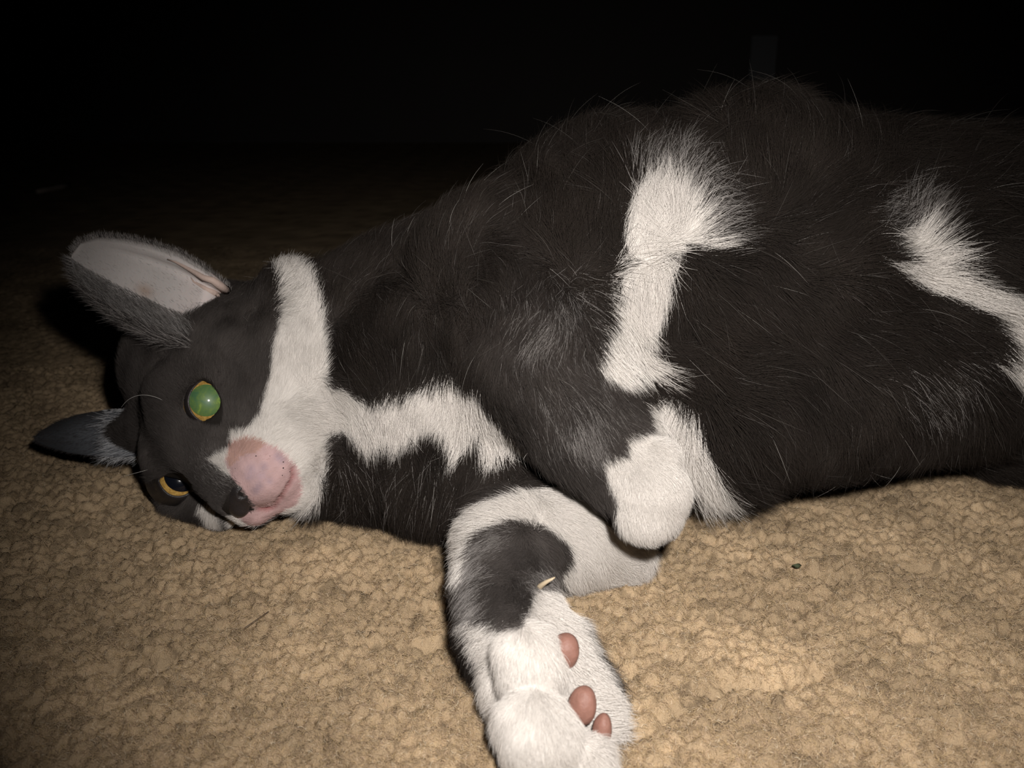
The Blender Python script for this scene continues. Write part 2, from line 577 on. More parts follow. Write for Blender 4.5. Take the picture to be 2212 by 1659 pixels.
# ------------------------------------------------------------------ cat: fur
# comb: pixel, direction across the picture (x right, y down), length mm, lift
COMB = [
    (440, 740, .1, -1, 6, .22), (330, 860, -.7, -.7, 5, .2), (290, 980, -1, -.2, 6, .25), (470, 945, -.3, -1, 3, .2), (450, 1030, -1, -.4, 2.6, .2),
    (500, 1060, -.6, -.5, 1.6, .2), (400, 960, -.6, -.9, 3.5, .2), (570, 850, .2, -1, 5, .15), (520, 700, .2, -1, 8, .22), (660, 760, .35, -.9, 7, .2),
    (640, 620, .2, -1, 14, .45), (560, 590, .1, -1, 10, .45), (690, 900, .9, .1, 9, .3), (570, 1020, .8, -.4, 1.2, .2), (640, 1060, 1, .3, 1.8, .2), (610, 980, .6, -.7, 3.5, .2),
    (430, 1100, -.4, .8, 6, .3), (340, 1010, -.8, .5, 5, .25), (320, 760, -.4, -.9, 6, .25),
    (760, 600, .4, -.9, 14, .45), (745, 760, .5, .8, 14, .35), (850, 680, .3, .9, 12, .3), (850, 560, .2, -1, 13, .4), (950, 560, .3, -1, 13, .35), (1000, 470, .3, -1, 16, .45),
    (950, 780, -.1, 1, 12, .3), (900, 890, -.35, 1, 13, .3), (800, 910, .05, 1, 13, .3), (1070, 960, -.4, 1, 14, .3), (850, 1040, -.35, 1, 20, .3), (730, 1040, -.55, .9, 20, .35),
    (980, 1060, -.3, 1, 18, .3), (860, 1110, -.2, 1, 14, .4),
    (1090, 460, .1, -1, 12, .4), (1160, 400, .0, -1, 22, .5), (1250, 350, .05, -1, 24, .5), (1180, 300, -.1, -1, 24, .6), (1250, 500, .2, -.9, 18, .3), (1400, 400, .25, -1, 26, .4), (1600, 260, .05, -1, 28, .55), (1750, 330, 0, -1, 26, .45),
    (1620, 420, .15, -1, 22, .35), (1900, 320, .5, -.85, 28, .5), (2050, 350, .8, -.6, 30, .4), (2000, 440, .8, -.55, 28, .4), (2150, 330, .9, -.35, 30, .4),
    (1420, 480, .15, -1, 20, .3), (1330, 500, .2, -1, 20, .35), (1400, 640, -.05, 1, 14, .3), (1350, 780, -.1, 1, 12, .3), (1440, 790, .9, .3, 18, .4), (1550, 470, .7, -.4, 22, .35), (1560, 520, .9, .2, 20, .35),
    (1550, 650, .6, .6, 16, .3), (1650, 560, .4, .3, 14, .3), (1750, 560, .5, -.5, 16, .3), (1750, 660, .6, .5, 14, .3), (1650, 780, .8, .3, 18, .3), (1500, 760, .7, .5, 18, .35), (1850, 500, .6, -.4, 20, .35), (1880, 650, .9, .3, 18, .3),
    (1600, 950, .2, 1, 15, .3), (1800, 930, .1, 1, 14, .3), (1750, 820, .5, .7, 15, .3), (1980, 850, .6, .8, 18, .35), (2040, 950, .2, 1, 18, .4), (1700, 1010, .1, 1, 14, .4), (1950, 970, .1, 1, 12, .4),
    (2050, 570, .8, .3, 20, .35), (2000, 500, .8, -.5, 24, .4), (2150, 660, .9, .3, 22, .35), (2200, 780, .6, .8, 20, .35), (2150, 950, .85, .5, 20, .3),
    (1120, 620, .2, 1, 10, .3), (1200, 700, -.3, .9, 9, .3), (1150, 850, .25, 1, 9, .3), (1250, 840, .7, .6, 8, .35), (1320, 930, .6, .7, 7, .35), (1220, 1000, .5, .9, 8, .35), (1330, 1090, .2, 1, 6, .35),
    (1400, 1060, .3, .9, 3.6, .18), (1430, 975, .6, .5, 4.0, .25), (1400, 1150, .2, 1, 4.5, .3), (1470, 1100, .7, .6, 4.5, .3),
    (1480, 930, .6, .8, 30, .4), (1510, 990, .55, .85, 32, .45),
    (1250, 1140, .7, .6, 6, .25), (1330, 1200, .8, .5, 8, .35), (1120, 1090, -.5, -.4, 7, .35), (1015, 1150, -.9, -.1, 9, .5), (1010, 1270, -.8, .6, 10, .5), (1100, 1200, -.2, .6, 5, .3), (1190, 1190, .7, .4, 5, .3),
    (1100, 1290, .1, 1, 6, .3), (1025, 1370, -.7, .8, 11, .5), (1240, 1250, .5, .9, 7, .35), (1040, 1060, -.5, .7, 10, .3), (1130, 1040, .6, .6, 10, .35),
    (1145, 1425, 0, 1, 3.2, .18), (1080, 1500, -.7, .7, 8, .45), (1175, 1590, 0, 1, 3.6, .18), (1078, 1600, -.8, .6, 8, .45), (1225, 1340, .7, .4, 8, .4), (1262, 1450, .8, .1, 10, .5), (1295, 1560, .8, .1, 11, .5), (1270, 1640, .5, .8, 6, .3),
]
cp, cd = [], []
for c in COMB:
    p, n = hit(c[0], c[1])
    if p is None:
        continue
    cp.append(p)
    d3 = c[2] * CR - c[3] * CU
    cd.append(np.concatenate([unit(d3), [c[4] * 0.001, c[5]]]))
cp, cd = np.array(cp), np.array(cd)


def comb_at(P):
    out = np.zeros((len(P), 5))
    for s in range(0, len(P), 40000):
        d2 = ((P[s:s + 40000, None, :] - cp[None]) ** 2).sum(2)
        wt = 1.0 / (d2 + 0.006 ** 2) ** 2
        out[s:s + 40000] = (wt @ cd) / wt.sum(1)[:, None]
    return out


# sample roots on the skin, thickest where the lens and a step aside can see
tri = np.concatenate([BQ[:, [0, 1, 2]], BQ[:, [0, 2, 3]]])
A, B, C = BV[tri[:, 0]], BV[tri[:, 1]], BV[tri[:, 2]]
ar = 0.5 * np.linalg.norm(np.cross(B - A, C - A), axis=1)
ctr = (A + B + C) / 3
fn = unit(VN[tri].mean(1))
face = (unit(CP - ctr) * fn).sum(1)
cq = pix(ctr)
ln = comb_at(ctr)[:, 3]
dens = np.clip(0.011 / np.maximum(ln, 0.0015), 0.55, 4.0)
wgt = ar * dens
wgt *= np.where(face > -0.35, 1.0, 0.10)
wgt *= (ctr[:, 2] > 0.0035)
wgt *= np.where((cq[:, 0] > 2300) | (cq[:, 1] > 1760), 0.25, 1.0)
for e in (EYE_L, EYE_R):
    wgt *= np.linalg.norm(ctr - e, axis=1) > ER_ * 1.05
NH = int(900000 * DENS)
cum = np.cumsum(wgt)
pick = np.searchsorted(cum, rng.random(NH) * cum[-1])
r1, r2 = np.sqrt(rng.random(NH)), rng.random(NH)
bc = np.stack([1 - r1, r1 * (1 - r2), r1 * r2], 1)
R = (A[pick] * bc[:, :1] + B[pick] * bc[:, 1:2] + C[pick] * bc[:, 2:])
RN = unit(VN[tri[pick, 0]] * bc[:, :1] + VN[tri[pick, 1]] * bc[:, 1:2] + VN[tri[pick, 2]] * bc[:, 2:])


def strands(R, RN, ln_mul=1.0, spread=0.17, kpts=4, clump=0.28, seed=1, lift_add=0.0):
    r = np.random.default_rng(seed)
    N = len(R)
    cm = comb_at(R)
    L = cm[:, 3] * r.uniform(0.7, 1.2, N) * ln_mul
    lift = np.clip(cm[:, 4] + lift_add + 0.12 * r.normal(size=N), 0.05, 0.9)
    d = cm[:, :3] + 0.22 * Noise(0.030, 10, seed=11).vec(R) * np.clip(L / 0.012, 0.3, 1)[:, None] \
        + 0.14 * Noise(0.009, 10, seed=12).vec(R) + spread * r.normal(size=(N, 3))
    t_ = unit(d - RN * (d * RN).sum(1)[:, None])
    T = np.linspace(0, 1, kpts)
    pts = np.zeros((N, kpts, 3))
    g = np.array([0, 0, -1.0])
    bend = r.normal(0, 0.07, (N, 3))
    for i, t in enumerate(T):
        up = lift * (t - 0.42 * t * t)
        fwd = (1 - lift * 0.45) * (0.72 * t + 0.28 * t * t)
        pts[:, i] = R + L[:, None] * (RN * up[:, None] + t_ * fwd[:, None] + bend * t * t + g * 0.06 * t * t)
    if clump > 0:
        nc = max(10, N // 34)
        ci = r.choice(N, nc, replace=False)
        kd = KDTree(nc)
        for j, i in enumerate(ci):
            kd.insert(R[i], j)
        kd.balance()
        near = np.fromiter((kd.find(p)[1] for p in R), np.int64, N)
        tgt = pts[ci[near]]
        off = np.linalg.norm(R - R[ci[near]], axis=1)
        amt = clump * r.uniform(0.3, 1.0, N) * (off < 0.010)
        for i, t in enumerate(T):
            pts[:, i] += (tgt[:, i] - pts[:, i]) * (amt * t ** 1.4)[:, None]
    pts[:, :, 2] = np.maximum(pts[:, :, 2], 0.0012)
    return pts, L


pts, L = strands(R, RN)
rad = np.array([0.9, 1.0, 0.8, 0.15])[None, :] * (0.000038 * rng.uniform(0.75, 1.25, NH))[:, None]
rad *= np.clip((L / 0.012), 0.6, 1.15)[:, None]
w, pk, gy = coat(pts[:, 2] * 0.75 + pts[:, 1] * 0.25, RN, 3.5)
sh = rng.normal(1.0, 0.10, NH)[:, None]
patch = (1 + 0.12 * Noise(0.02, 10, seed=21).val(R))[:, None]
hc = np.where(w[:, None], WHITE_C * np.clip(sh, 0.85, 1.12), (GREY_C + (DARK_C - GREY_C) * np.clip((L[:, None] - .0035) / .0085, 0, 1)) * sh * patch)
hc[gy] = np.array([0.27, 0.25, 0.235]) * sh[gy]
grey = (rng.random(NH) < 0.012) & ~w & ~gy
hc[grey] = np.array([0.11, 0.10, 0.092])
keep = ~(pk & (rng.random(NH) < 0.97))
NOSE_PX = [(474, 1102), (488, 1070), (505, 1050), (522, 1056), (541, 1080), (560, 1101), (530, 1114), (495, 1121)]
OPEN_L = [(442, 822), (457, 831), (469, 849), (477, 868), (479, 892), (475, 915), (455, 915), (431, 906), (414, 888), (409, 865), (415, 845), (428, 829)]
OPEN_R = [(345, 1036), (360, 1026), (380, 1022), (400, 1030), (414, 1046), (414, 1058), (400, 1068), (383, 1071), (365, 1066), (351, 1052)]


def grown(poly, f):
    P_ = np.array(poly, float)
    return (P_ - P_.mean(0)) * f + P_.mean(0)


q0, q1 = pix(R), pix(pts[:, -1])
hc[pk] = PINK_C * np.array([1.25, 1.25, 1.22])
near_face = np.linalg.norm(R - HM, axis=1) < 0.075
for poly, f in ((NOSE_PX, 0.86), (OPEN_L, 1.12), (OPEN_R, 1.12)):
    keep &= ~(in_poly(q0, grown(poly, f)) & near_face)
    if poly is not NOSE_PX:
        keep &= ~(in_poly(q1, grown(poly, 0.98)) & near_face)
# bare nose leather and lids stay free of fur
hc = np.clip(hc, 0.004, 0.92)
fur_mat = fibre_mat('fur_strand', 0.10, 0.3)
fur = curves_obj('fur', pts[keep], rad[keep], hc[keep], fur_mat, cat)
tag(fur, kind='stuff')

# long pale guard hairs standing out of the coat
NG = int(1500 * DENS)
gi = rng.choice(NH, NG, replace=False)
gi = gi[(L[gi] > 0.0075)]
gp, gL = strands(R[gi], RN[gi], 1.5, 0.28, 6, 0.0, 5, 0.06)
gr = np.array([0.8, 1, 1, .9, .7, .2])[None, :] * np.full((len(gi), 1), 0.000028)
gc = np.where(rng.random(len(gi))[:, None] < 0.2, np.array([[0.36, 0.34, 0.31]]), np.array([[0.11, 0.10, 0.09]])) * rng.uniform(0.7, 1.3, (len(gi), 1))
guard = curves_obj('guard_hairs', gp, gr, np.clip(gc, 0, 0.9), fur_mat, cat)
tag(guard, kind='stuff')


# ------------------------------------------------------------------ cat: eyes
def basis_from(axis):
    a = unit(np.asarray(axis, float))
    x = unit(np.cross(a, CU))
    return x, np.cross(x, a), a


def cap(c, axis, r, a0, a1, na=10, ns=40):
    x, y, z = basis_from(axis)
    vs, fs = [], []
    for i in range(na + 1):
        th = a0 + (a1 - a0) * i / na
        for j in range(ns):
            ph = 2 * math.pi * j / ns
            vs.append(c + r * (math.cos(th) * z + math.sin(th) * (math.cos(ph) * x + math.sin(ph) * y)))
    for i in range(na):
        for j in range(ns):
            a, b = i * ns + j, i * ns + (j + 1) % ns
            fs.append((a, b, b + ns, a + ns))
    return vs, fs


sclera = simple_mat('eye_dark', (0.02, 0.017, 0.013), 0.2, 0.4, 0.6)


def iris_material():
    m, nt, b = new_mat('iris_amber')
    tc = nt.nodes.new('ShaderNodeTexCoord')
    nz = nt.nodes.new('ShaderNodeTexNoise')
    nz.inputs['Scale'].default_value = 900
    nz.inputs['Detail'].default_value = 5
    cr = nt.nodes.new('ShaderNodeValToRGB')
    cr.color_ramp.elements[0].position, cr.color_ramp.elements[0].color = 0.3, (0.30, 0.16, 0.03, 1)
    cr.color_ramp.elements[1].position, cr.color_ramp.elements[1].color = 0.75, (0.68, 0.43, 0.12, 1)
    nt.links.new(tc.outputs['Object'], nz.inputs['Vector'])
    nt.links.new(nz.outputs['Fac'], cr.inputs['Fac'])
    nt.links.new(cr.outputs['Color'], b.inputs['Base Color'])
    b.inputs['Roughness'].default_value = 0.45
    b.inputs['Coat Weight'].default_value = 0.6
    b.inputs['Coat Roughness'].default_value = 0.04
    return m


def painted_eyeshine_material():  # flash glow off the tapetum, painted as the pupil's green base colour
    m, nt, b = new_mat('painted_eyeshine')
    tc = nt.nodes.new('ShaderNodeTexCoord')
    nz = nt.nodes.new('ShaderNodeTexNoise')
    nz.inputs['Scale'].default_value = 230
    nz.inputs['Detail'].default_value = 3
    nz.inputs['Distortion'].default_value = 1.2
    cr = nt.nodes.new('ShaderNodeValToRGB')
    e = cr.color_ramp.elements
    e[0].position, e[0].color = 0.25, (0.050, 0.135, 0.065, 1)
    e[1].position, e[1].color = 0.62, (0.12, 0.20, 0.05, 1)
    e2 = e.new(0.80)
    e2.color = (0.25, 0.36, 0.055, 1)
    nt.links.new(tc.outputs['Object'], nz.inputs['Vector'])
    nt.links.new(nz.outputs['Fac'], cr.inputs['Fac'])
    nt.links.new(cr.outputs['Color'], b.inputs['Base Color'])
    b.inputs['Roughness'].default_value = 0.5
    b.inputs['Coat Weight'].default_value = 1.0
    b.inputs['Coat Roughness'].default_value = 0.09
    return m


iris_m, eyeshine_m = iris_material(), painted_eyeshine_material()
black_pupil = simple_mat('pupil_black', (0.006, 0.007, 0.011), 0.15, 0.4, 0.8)
lid_m = simple_mat('eyelid_skin', (0.022, 0.018, 0.017), 0.45, 0.4, 0.1, bump=0.2, scale=1500)


def make_eye(c, look_px, pup, pupil_mat, opening, lid_centre, label):
    d = (CP - c)
    g = unit(d)
    # gaze: towards the pixel where the pupil centre is seen
    dirv = unit(at(*look_px, 1.0) - CP)
    oc = CP - c
    b_ = oc @ dirv
    t = -b_ - math.sqrt(max(0, b_ * b_ - (oc @ oc - ER_ ** 2)))
    g = unit(CP + t * dirv - c)
    v, f = cap(c, g, ER_ * 0.997, 1.15, math.pi - 0.01, 14)
    eye = mesh_obj('eye', v, f, sclera, cat)
    eye['label'] = label
    v, f = cap(c, g, ER_, pup - 0.03, 1.2, 8, 48)
    mesh_obj('iris', v, f, iris_m, eye)
    v, f = cap(c, g, ER_ * 1.012, 0.004, pup, 10, 48)
    mesh_obj('pupil', v, f, pupil_mat, eye)
    # lids: a skin rim from the opening back into the face
    op = np.array(opening, float)
    P2 = []
    n = len(op)
    for i in range(n):     # smooth the outline
        for s in np.linspace(0, 1, 5)[:-1]:
            p0, p1, p2, p3 = op[i - 1], op[i], op[(i + 1) % n], op[(i + 2) % n]
            P2.append(0.5 * (2 * p1 + (p2 - p0) * s + (2 * p0 - 5 * p1 + 4 * p2 - p3) * s * s + (3 * p1 - p0 - 3 * p2 + p3) * s ** 3))
    P2 = np.array(P2)
    lc = np.array(lid_centre, float)
    rings = []
    out_n = []
    for i in range(len(P2)):
        tv = P2[(i + 1) % len(P2)] - P2[i - 1]
        nv_ = np.array([tv[1], -tv[0]]) / np.linalg.norm(tv)
        out_n.append(nv_ if nv_ @ (P2[i] - lc) > 0 else -nv_)
    for off, dz, lim in ((-0.6, .0003, 9), (1.2, -.0007, 9), (4.5, -.0011, 9), (10, -.0010, 9), (17, -.0004, 9), (24, .0012, .0), (32, .0050, .0)):
        ring = []
        for p, on_ in zip(P2, out_n):
            q_ = p + on_ * off
            dv = unit(at(q_[0], q_[1], 1.0) - CP)
            b_ = oc @ dv
            disc = b_ * b_ - (oc @ oc - ER_ ** 2)
            ts = -b_ - math.sqrt(max(disc, 0))
            ring.append(CP + (ts + dz) * dv)
        rings.append(ring)
    vs = [p for r_ in rings for p in r_]
    m = len(P2)
    fs = []
    for i in range(len(rings) - 1):
        for j in range(m):
            a, b2 = i * m + j, i * m + (j + 1) % m
            fs.append((a, b2, b2 + m, a + m))
    mesh_obj('eyelid', vs, fs, lid_m, cat)
    return eye


make_eye(EYE_L, (444, 864), math.asin(0.63), eyeshine_m,
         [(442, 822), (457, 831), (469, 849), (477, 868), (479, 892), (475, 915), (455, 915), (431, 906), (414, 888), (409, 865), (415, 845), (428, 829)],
         (444, 870), 'upper eye with green eyeshine painted in its pupil and an amber iris ring')
make_eye(EYE_R, (395, 1023), math.asin(0.70), black_pupil,
         [(345, 1036), (360, 1026), (380, 1022), (400, 1030), (414, 1046), (414, 1058), (400, 1068), (383, 1071), (365, 1066), (351, 1052)],
         (382, 1046), 'lower eye with a black pupil and golden iris crescent')

# ------------------------------------------------------------------ cat: nose, whiskers, ears, pads, claw
nose_m = simple_mat('nose_leather', (0.022, 0.018, 0.018), 0.38, 0.5, 0.15, bump=0.35, scale=2600)
NB = [3.20, 0.26, -2.38]


def ND(f, l, u):
    return HD(NB[0] + f, NB[1] + l, NB[2] + u)


nb = SDF(ND(0, 0, 0) - 0.016, ND(0, 0, 0) + 0.016, 0.0004)
nb.ell(ND(-.2, 0, 0.0), HB, (0.0043, 0.0084, 0.0048), 0.003)
nb.cone(ND(-.2, 0, -.1), 0.0036, ND(-.22, 0.10, -.95), 0.0013, 0.003)
for s in (1, -1):
    nb.ball(ND(-.05, 0.42 * s, -.15), 0.0032, 0.002)
    if s > 0:
        nb.cone(ND(.35, 0.42 * s, -.15), 0.0012, ND(-.02, 0.57 * s, -.2), 0.0013, 0.001, cut=True)
v, f = nb.mesh()
mesh_obj('nose', v, f, nose_m, cat)


def tube(points, r0, r1, sides=6):
    P = np.array(points, float)
    n = len(P)
    vs, fs = [], []
    for i in range(n):
        t = unit(P[min(i + 1, n - 1)] - P[max(i - 1, 0)])
        x = unit(np.cross(t, [0.3, 0.2, 0.9]))
        y = np.cross(t, x)
        r = r0 + (r1 - r0) * i / (n - 1)
        for j in range(sides):
            a = 2 * math.pi * j / sides
            vs.append(P[i] + r * (math.cos(a) * x + math.sin(a) * y))
    for i in range(n - 1):
        for j in range(sides):
            a, b = i * sides + j, i * sides + (j + 1) % sides
            fs.append((a, b, b + sides, a + sides))
    fs.append(tuple(range(sides))[::-1])
    fs.append(tuple((n - 1) * sides + j for j in range(sides)))
    return vs, fs


# ears: a curved shell between two edge curves
ear_in = attr_mat('ear_skin', 'skin_colour', 0.7, 0.2, 0.15, 0.15)


def curve_at(pts, t):
    pts = np.asarray(pts, float)
    seg = np.linalg.norm(np.diff(pts[:, :2], axis=0), axis=1)
    s = np.concatenate([[0], np.cumsum(seg)])
    s /= s[-1]
    return np.stack([np.interp(t, s, pts[:, k_]) for k_ in range(3)], -1)


def make_ear(top, bot, depth_in, inner_fn, nu=40, nv=28, thick=0.0016, ridges=None, root=0.014):
    U = np.linspace(0, 1, nu)
    V = np.linspace(0, 1, nv)
    T, Bt = curve_at(top, U), curve_at(bot, U)
    front = np.zeros((nu, nv, 3))
    for j, v_ in enumerate(V):
        p = T * (1 - v_) + Bt * v_
        p[:, 2] += root * np.clip(1 - U / 0.16, 0, 1) ** 1.5
        p[:, 2] += depth_in * np.sin(math.pi * v_) ** 0.8 * np.sin(np.clip(1.08 - U, 0, 1) * math.pi / 2)
        if ridges:
            for (vc, wd, am, u0) in ridges:
                p[:, 2] -= am * np.exp(-((v_ - vc) / wd) ** 2) * np.clip((u0 - U) / u0, 0, 1)
        front[:, j] = p
    Pf = np.array([[at(*front[i, j]) for j in range(nv)] for i in range(nu)])
    back = front.copy()
    back[:, :, 2] += thick * (0.3 + np.sin(math.pi * V)[None, :])
    Pb = np.array([[at(*back[i, j]) for j in range(nv)] for i in range(nu)])
    vs = np.concatenate([Pf.reshape(-1, 3), Pb.reshape(-1, 3)])
    n = nu * nv
    fs = []
    for i in range(nu - 1):
        for j in range(nv - 1):
            a = i * nv + j
            fs.append((a, a + 1, a + nv + 1, a + nv))
            fs.append((n + a, n + a + nv, n + a + nv + 1, n + a + 1))
    edge = [i * nv for i in range(nu)] + [(nu - 1) * nv + j for j in range(1, nv)] + [i * nv + nv - 1 for i in range(nu - 2, -1, -1)]
    for a, b in zip(edge[:-1], edge[1:]):
        fs.append((a, a + n, b + n, b))
    o = mesh_obj('ear', vs, fs, ear_in, cat)
    cols = np.zeros((2 * n, 3))
    for i in range(nu):
        for j in range(nv):
            cols[i * nv + j] = inner_fn(U[i], V[j])
    cols[n:] = DARK_C * 0.8
    set_color(o, 'skin_colour', cols)
    return o, Pf, U, V


PALE = np.array([0.58, 0.535, 0.51])
PINKISH = np.array([0.66, 0.55, 0.525])
GREYSKIN = np.array([0.20, 0.19, 0.19])


def ear_l_col(u, v):
    c = PALE * (1 - 0.75 * max(0, u - 0.55)) + (PINKISH - PALE) * max(0, 0.35 - u) * 2
    lower = np.clip((v - 0.62) / 0.25, 0, 1) * np.clip(u * 2.2 + 0.2, 0, 1)
    c = c * (1 - lower) + GREYSKIN * lower
    if v < 0.05:
        c = c * 0.7
    b = math.exp(-((u - 0.48) / 0.05) ** 2 - ((v - 0.55) / 0.07) ** 2)
    return c * (1 - 0.45 * b * np.array([0.5, 0.8, 1.0]))


earL, earL_P, eU, eV = make_ear(
    [(500, 625, .362), (470, 600, .362), (440, 577, .364), (390, 547, .366), (330, 528, .369), (270, 516, .372), (215, 512, .375), (175, 524, .378), (156, 548, .379)],
    [(470, 740, .345), (410, 752, .346), (345, 738, .353), (290, 708, .361), (245, 680, .366), (210, 652, .370), (180, 626, .374), (160, 590, .377), (153, 560, .379)],
    0.011, ear_l_col, ridges=[(0.10, 0.045, 0.0030, 0.8), (0.19, 0.03, -0.0040, 0.75), (0.02, 0.03, -0.0010, 0.6)])
fold_m = simple_mat('ear_fold_skin', (0.55, 0.42, 0.36), 0.6, 0.25, bump=0.2, scale=900)


def ear_path(u0, u1, v0, v1, off, n=9):
    out = []
    for t in np.linspace(0, 1, n):
        i_, j_ = (u0 + (u1 - u0) * t) * 39, (v0 + (v1 - v0) * t) * 27
        p_ = earL_P[int(i_), int(j_)]
        out.append(p_ + unit(CP - p_) * off)
    return out


v, f = tube(ear_path(.42, .05, .13, .10, -.0002), 0.0003, 0.0019, 10)
mesh_obj('ear_fold', v, f, fold_m, earL)
v, f = tube(ear_path(.26, .08, .22, .26, -.0004), 0.0003, 0.0017, 10)
mesh_obj('ear_fold', v, f, fold_m, earL)
earL['label'] = 'upper ear, pale pinkish hollow facing up and out'


def ear_r_col(u, v):
    return np.array([0.20, 0.21, 0.23]) * (1 - 0.75 * np.clip((u - 0.1) / 0.7, 0, 1)) * (0.35 + 0.65 * np.clip(v * 2.2, 0, 1))


earR, earR_P, _, _ = make_ear(
    [(345, 885, .380), (300, 880, .384), (235, 884, .387), (170, 895, .391), (125, 910, .394), (90, 930, .396), (74, 944, .397)],
    [(345, 980, .372), (300, 985, .376), (262, 988, .379), (200, 985, .384), (150, 979, .388), (105, 966, .393), (76, 952, .397)],
    0.008, ear_r_col, 30, 22)
earR['label'] = 'lower ear, dark and grey inside, pointing out over the carpet'


def ear_fur(Pf, U, V, n, cols_fn, len_fn, dir_px, seed, margin=0.45):
    r = np.random.default_rng(seed)
    nu, nv, _ = Pf.shape
    ii, jj = r.random(n) * (nu - 1.001), r.random(n) * (nv - 1.001)
    # more hair on the margins
    e = r.random(n) < margin
    jj[e] = np.where(r.random(e.sum()) < 0.3, r.random(e.sum()) * 1.5, nv - 1.001 - r.random(e.sum()) ** 1.5 * nv * 0.36)
    i0, j0 = ii.astype(int), jj.astype(int)
    a, b = (ii - i0)[:, None], (jj - j0)[:, None]
    P = (Pf[i0, j0] * (1 - a) * (1 - b) + Pf[i0 + 1, j0] * a * (1 - b) + Pf[i0, j0 + 1] * (1 - a) * b + Pf[i0 + 1, j0 + 1] * a * b)
    u, v = ii / (nu - 1), jj / (nv - 1)
    L_ = len_fn(u, v) * r.uniform(0.6, 1.2, n)
    d0 = dir_px(u, v)
    D = d0[:, :1] * CR - d0[:, 1:2] * CU - CF * d0[:, 2:3]
    D = unit(D + 0.14 * r.normal(size=(n, 3)))
    T = np.linspace(0, 1, 4)
    pts_ = P[:, None, :] + L_[:, None, None] * (D[:, None, :] * T[None, :, None] + (r.normal(0, .12, (n, 1, 3)) + CF * 0.15) * (T ** 2)[None, :, None])
    rd = np.array([1, 1, .8, .2])[None, :] * np.full((n, 1), 0.000038)
    return pts_, rd, cols_fn(u, v, r)


EAR_DARK = np.array([0.06, 0.052, 0.048])


def el_col(u, v, r):
    n = len(u)
    c = np.where((r.random(n) < 0.55)[:, None], np.array([[0.33, 0.31, 0.295]]), np.array([[0.12, 0.108, 0.10]]))
    mid_ = (v > 0.04) & (v < 0.6)
    c[mid_] = np.array([0.45, 0.42, 0.40])
    edge = (v < 0.04) | (v > 0.93)
    c[edge] = np.where((r.random(edge.sum()) < 0.35)[:, None], np.array([[0.35, 0.32, 0.30]]), EAR_DARK[None])
    return c * r.uniform(0.7, 1.2, (n, 1))


def el_len(u, v):
    return 0.0018 + 0.0085 * np.clip((v - 0.6) * 3, 0, 1) * np.clip(1.3 - u, 0, 1) + 0.0012 * (v < 0.05)


def el_dir(u, v):
    # margins fan outwards, the lower flap is combed up along the ear
    x = np.where(v < 0.08, -0.1, -0.85)
    y = np.where(v < 0.08, -0.8, np.where(v > 0.95, -0.25, -0.62))
    return np.stack([x - 0.4 * (u > 0.9), y, np.where(v < 0.08, 0.3, 0.10)], 1)


p1, r1_, c1 = ear_fur(earL_P, eU, eV, int(14000 * DENS), el_col, el_len, el_dir, 31, 0.93)


def er_col(u, v, r):
    c = np.where((r.random(len(u)) < 0.75 * (u < 0.42))[:, None], np.array([[0.62, 0.62, 0.63]]), np.array([[0.05, 0.045, 0.045]]))
    return c * r.uniform(0.7, 1.2, (len(u), 1))


p2, r2_, c2 = ear_fur(earR_P, None, None, int(3500 * DENS), er_col, lambda u, v: 0.0018 + 0.0055 * (u < 0.45) * (v > 0.12),
                      lambda u, v: np.stack([-.75 + 0 * u, -.05 + 0.5 * v, .14 + 0 * u], 1), 32)
ef = curves_obj('ear_fur', np.concatenate([p1, p2]), np.concatenate([r1_, r2_]), np.clip(np.concatenate([c1, c2]), 0, .9), fur_mat, cat)
tag(ef, kind='stuff')

# whiskers and brow hairs
whisk_m = simple_mat('whisker', (0.62, 0.60, 0.56), 0.4, 0.4)


def whisker(px0, py0, way, d_off, r=0.00016):
    p, n = hit(px0, py0)
    if p is None:
        return
    d0 = (p - CP) @ CF
    pts_ = [p - n * 0.001]
    for i, (x, y) in enumerate(way):
        pts_.append(at(x, y, d0 + d_off * (i + 1) / len(way)))
    pts_ = np.array(pts_)
    t = np.linspace(0, 1, len(pts_))
    tt = np.linspace(0, 1, 14)
    co = [np.polyfit(t, pts_[:, k_], min(3, len(pts_) - 1)) for k_ in range(3)]
    fine = np.stack([np.polyval(c_, tt) for c_ in co], 1)
    v_, f_ = tube(fine, r, r * 0.25, 5)
    mesh_obj('whisker', v_, f_, whisk_m, cat)


whisker(352, 868, [(330, 856), (295, 855), (262, 880)], -0.012, 0.00007)
whisker(322, 1015, [(300, 1020), (262, 1030)], -0.006, 0.00007)
whisker(330, 1030, [(315, 1044), (300, 1056)], -0.006, 0.00007)

# dark whisker roots on the bare lip
pore_m = simple_mat('whisker_root', (0.03, 0.02, 0.02), 0.6)
for px, py, r in [(553, 985, .00024), (612, 998, .00026), (612, 1011, .0003), (626, 1019, .0002), (610, 1027, .0002), (642, 994, .0002), (583, 985, .00014), (508, 1012, .00014)]:
    p, n = hit(px, py)
    if p is None:
        continue
    x, y, z = basis_from(n)
    vs, fs = [], []
    for i in range(4):
        th = 0.5 * math.pi * i / 3 + 0.02
        for j in range(10):
            a = 2 * math.pi * j / 10
            vs.append(p + r * (0.5 * math.cos(th) * z + math.sin(th) * (math.cos(a) * x + math.sin(a) * y)))
    for i in range(3):
        for j in range(10):
            a, b = i * 10 + j, i * 10 + (j + 1) % 10
            fs.append((a, b, b + 10, a + 10))
    mesh_obj('whisker_root', vs, fs, pore_m, cat)

pad_m = simple_mat('paw_pad', (0.235, 0.118, 0.090), 0.55, 0.3, 0.0, noise=0.25, scale=350, bump=0.5, sub=0.1)


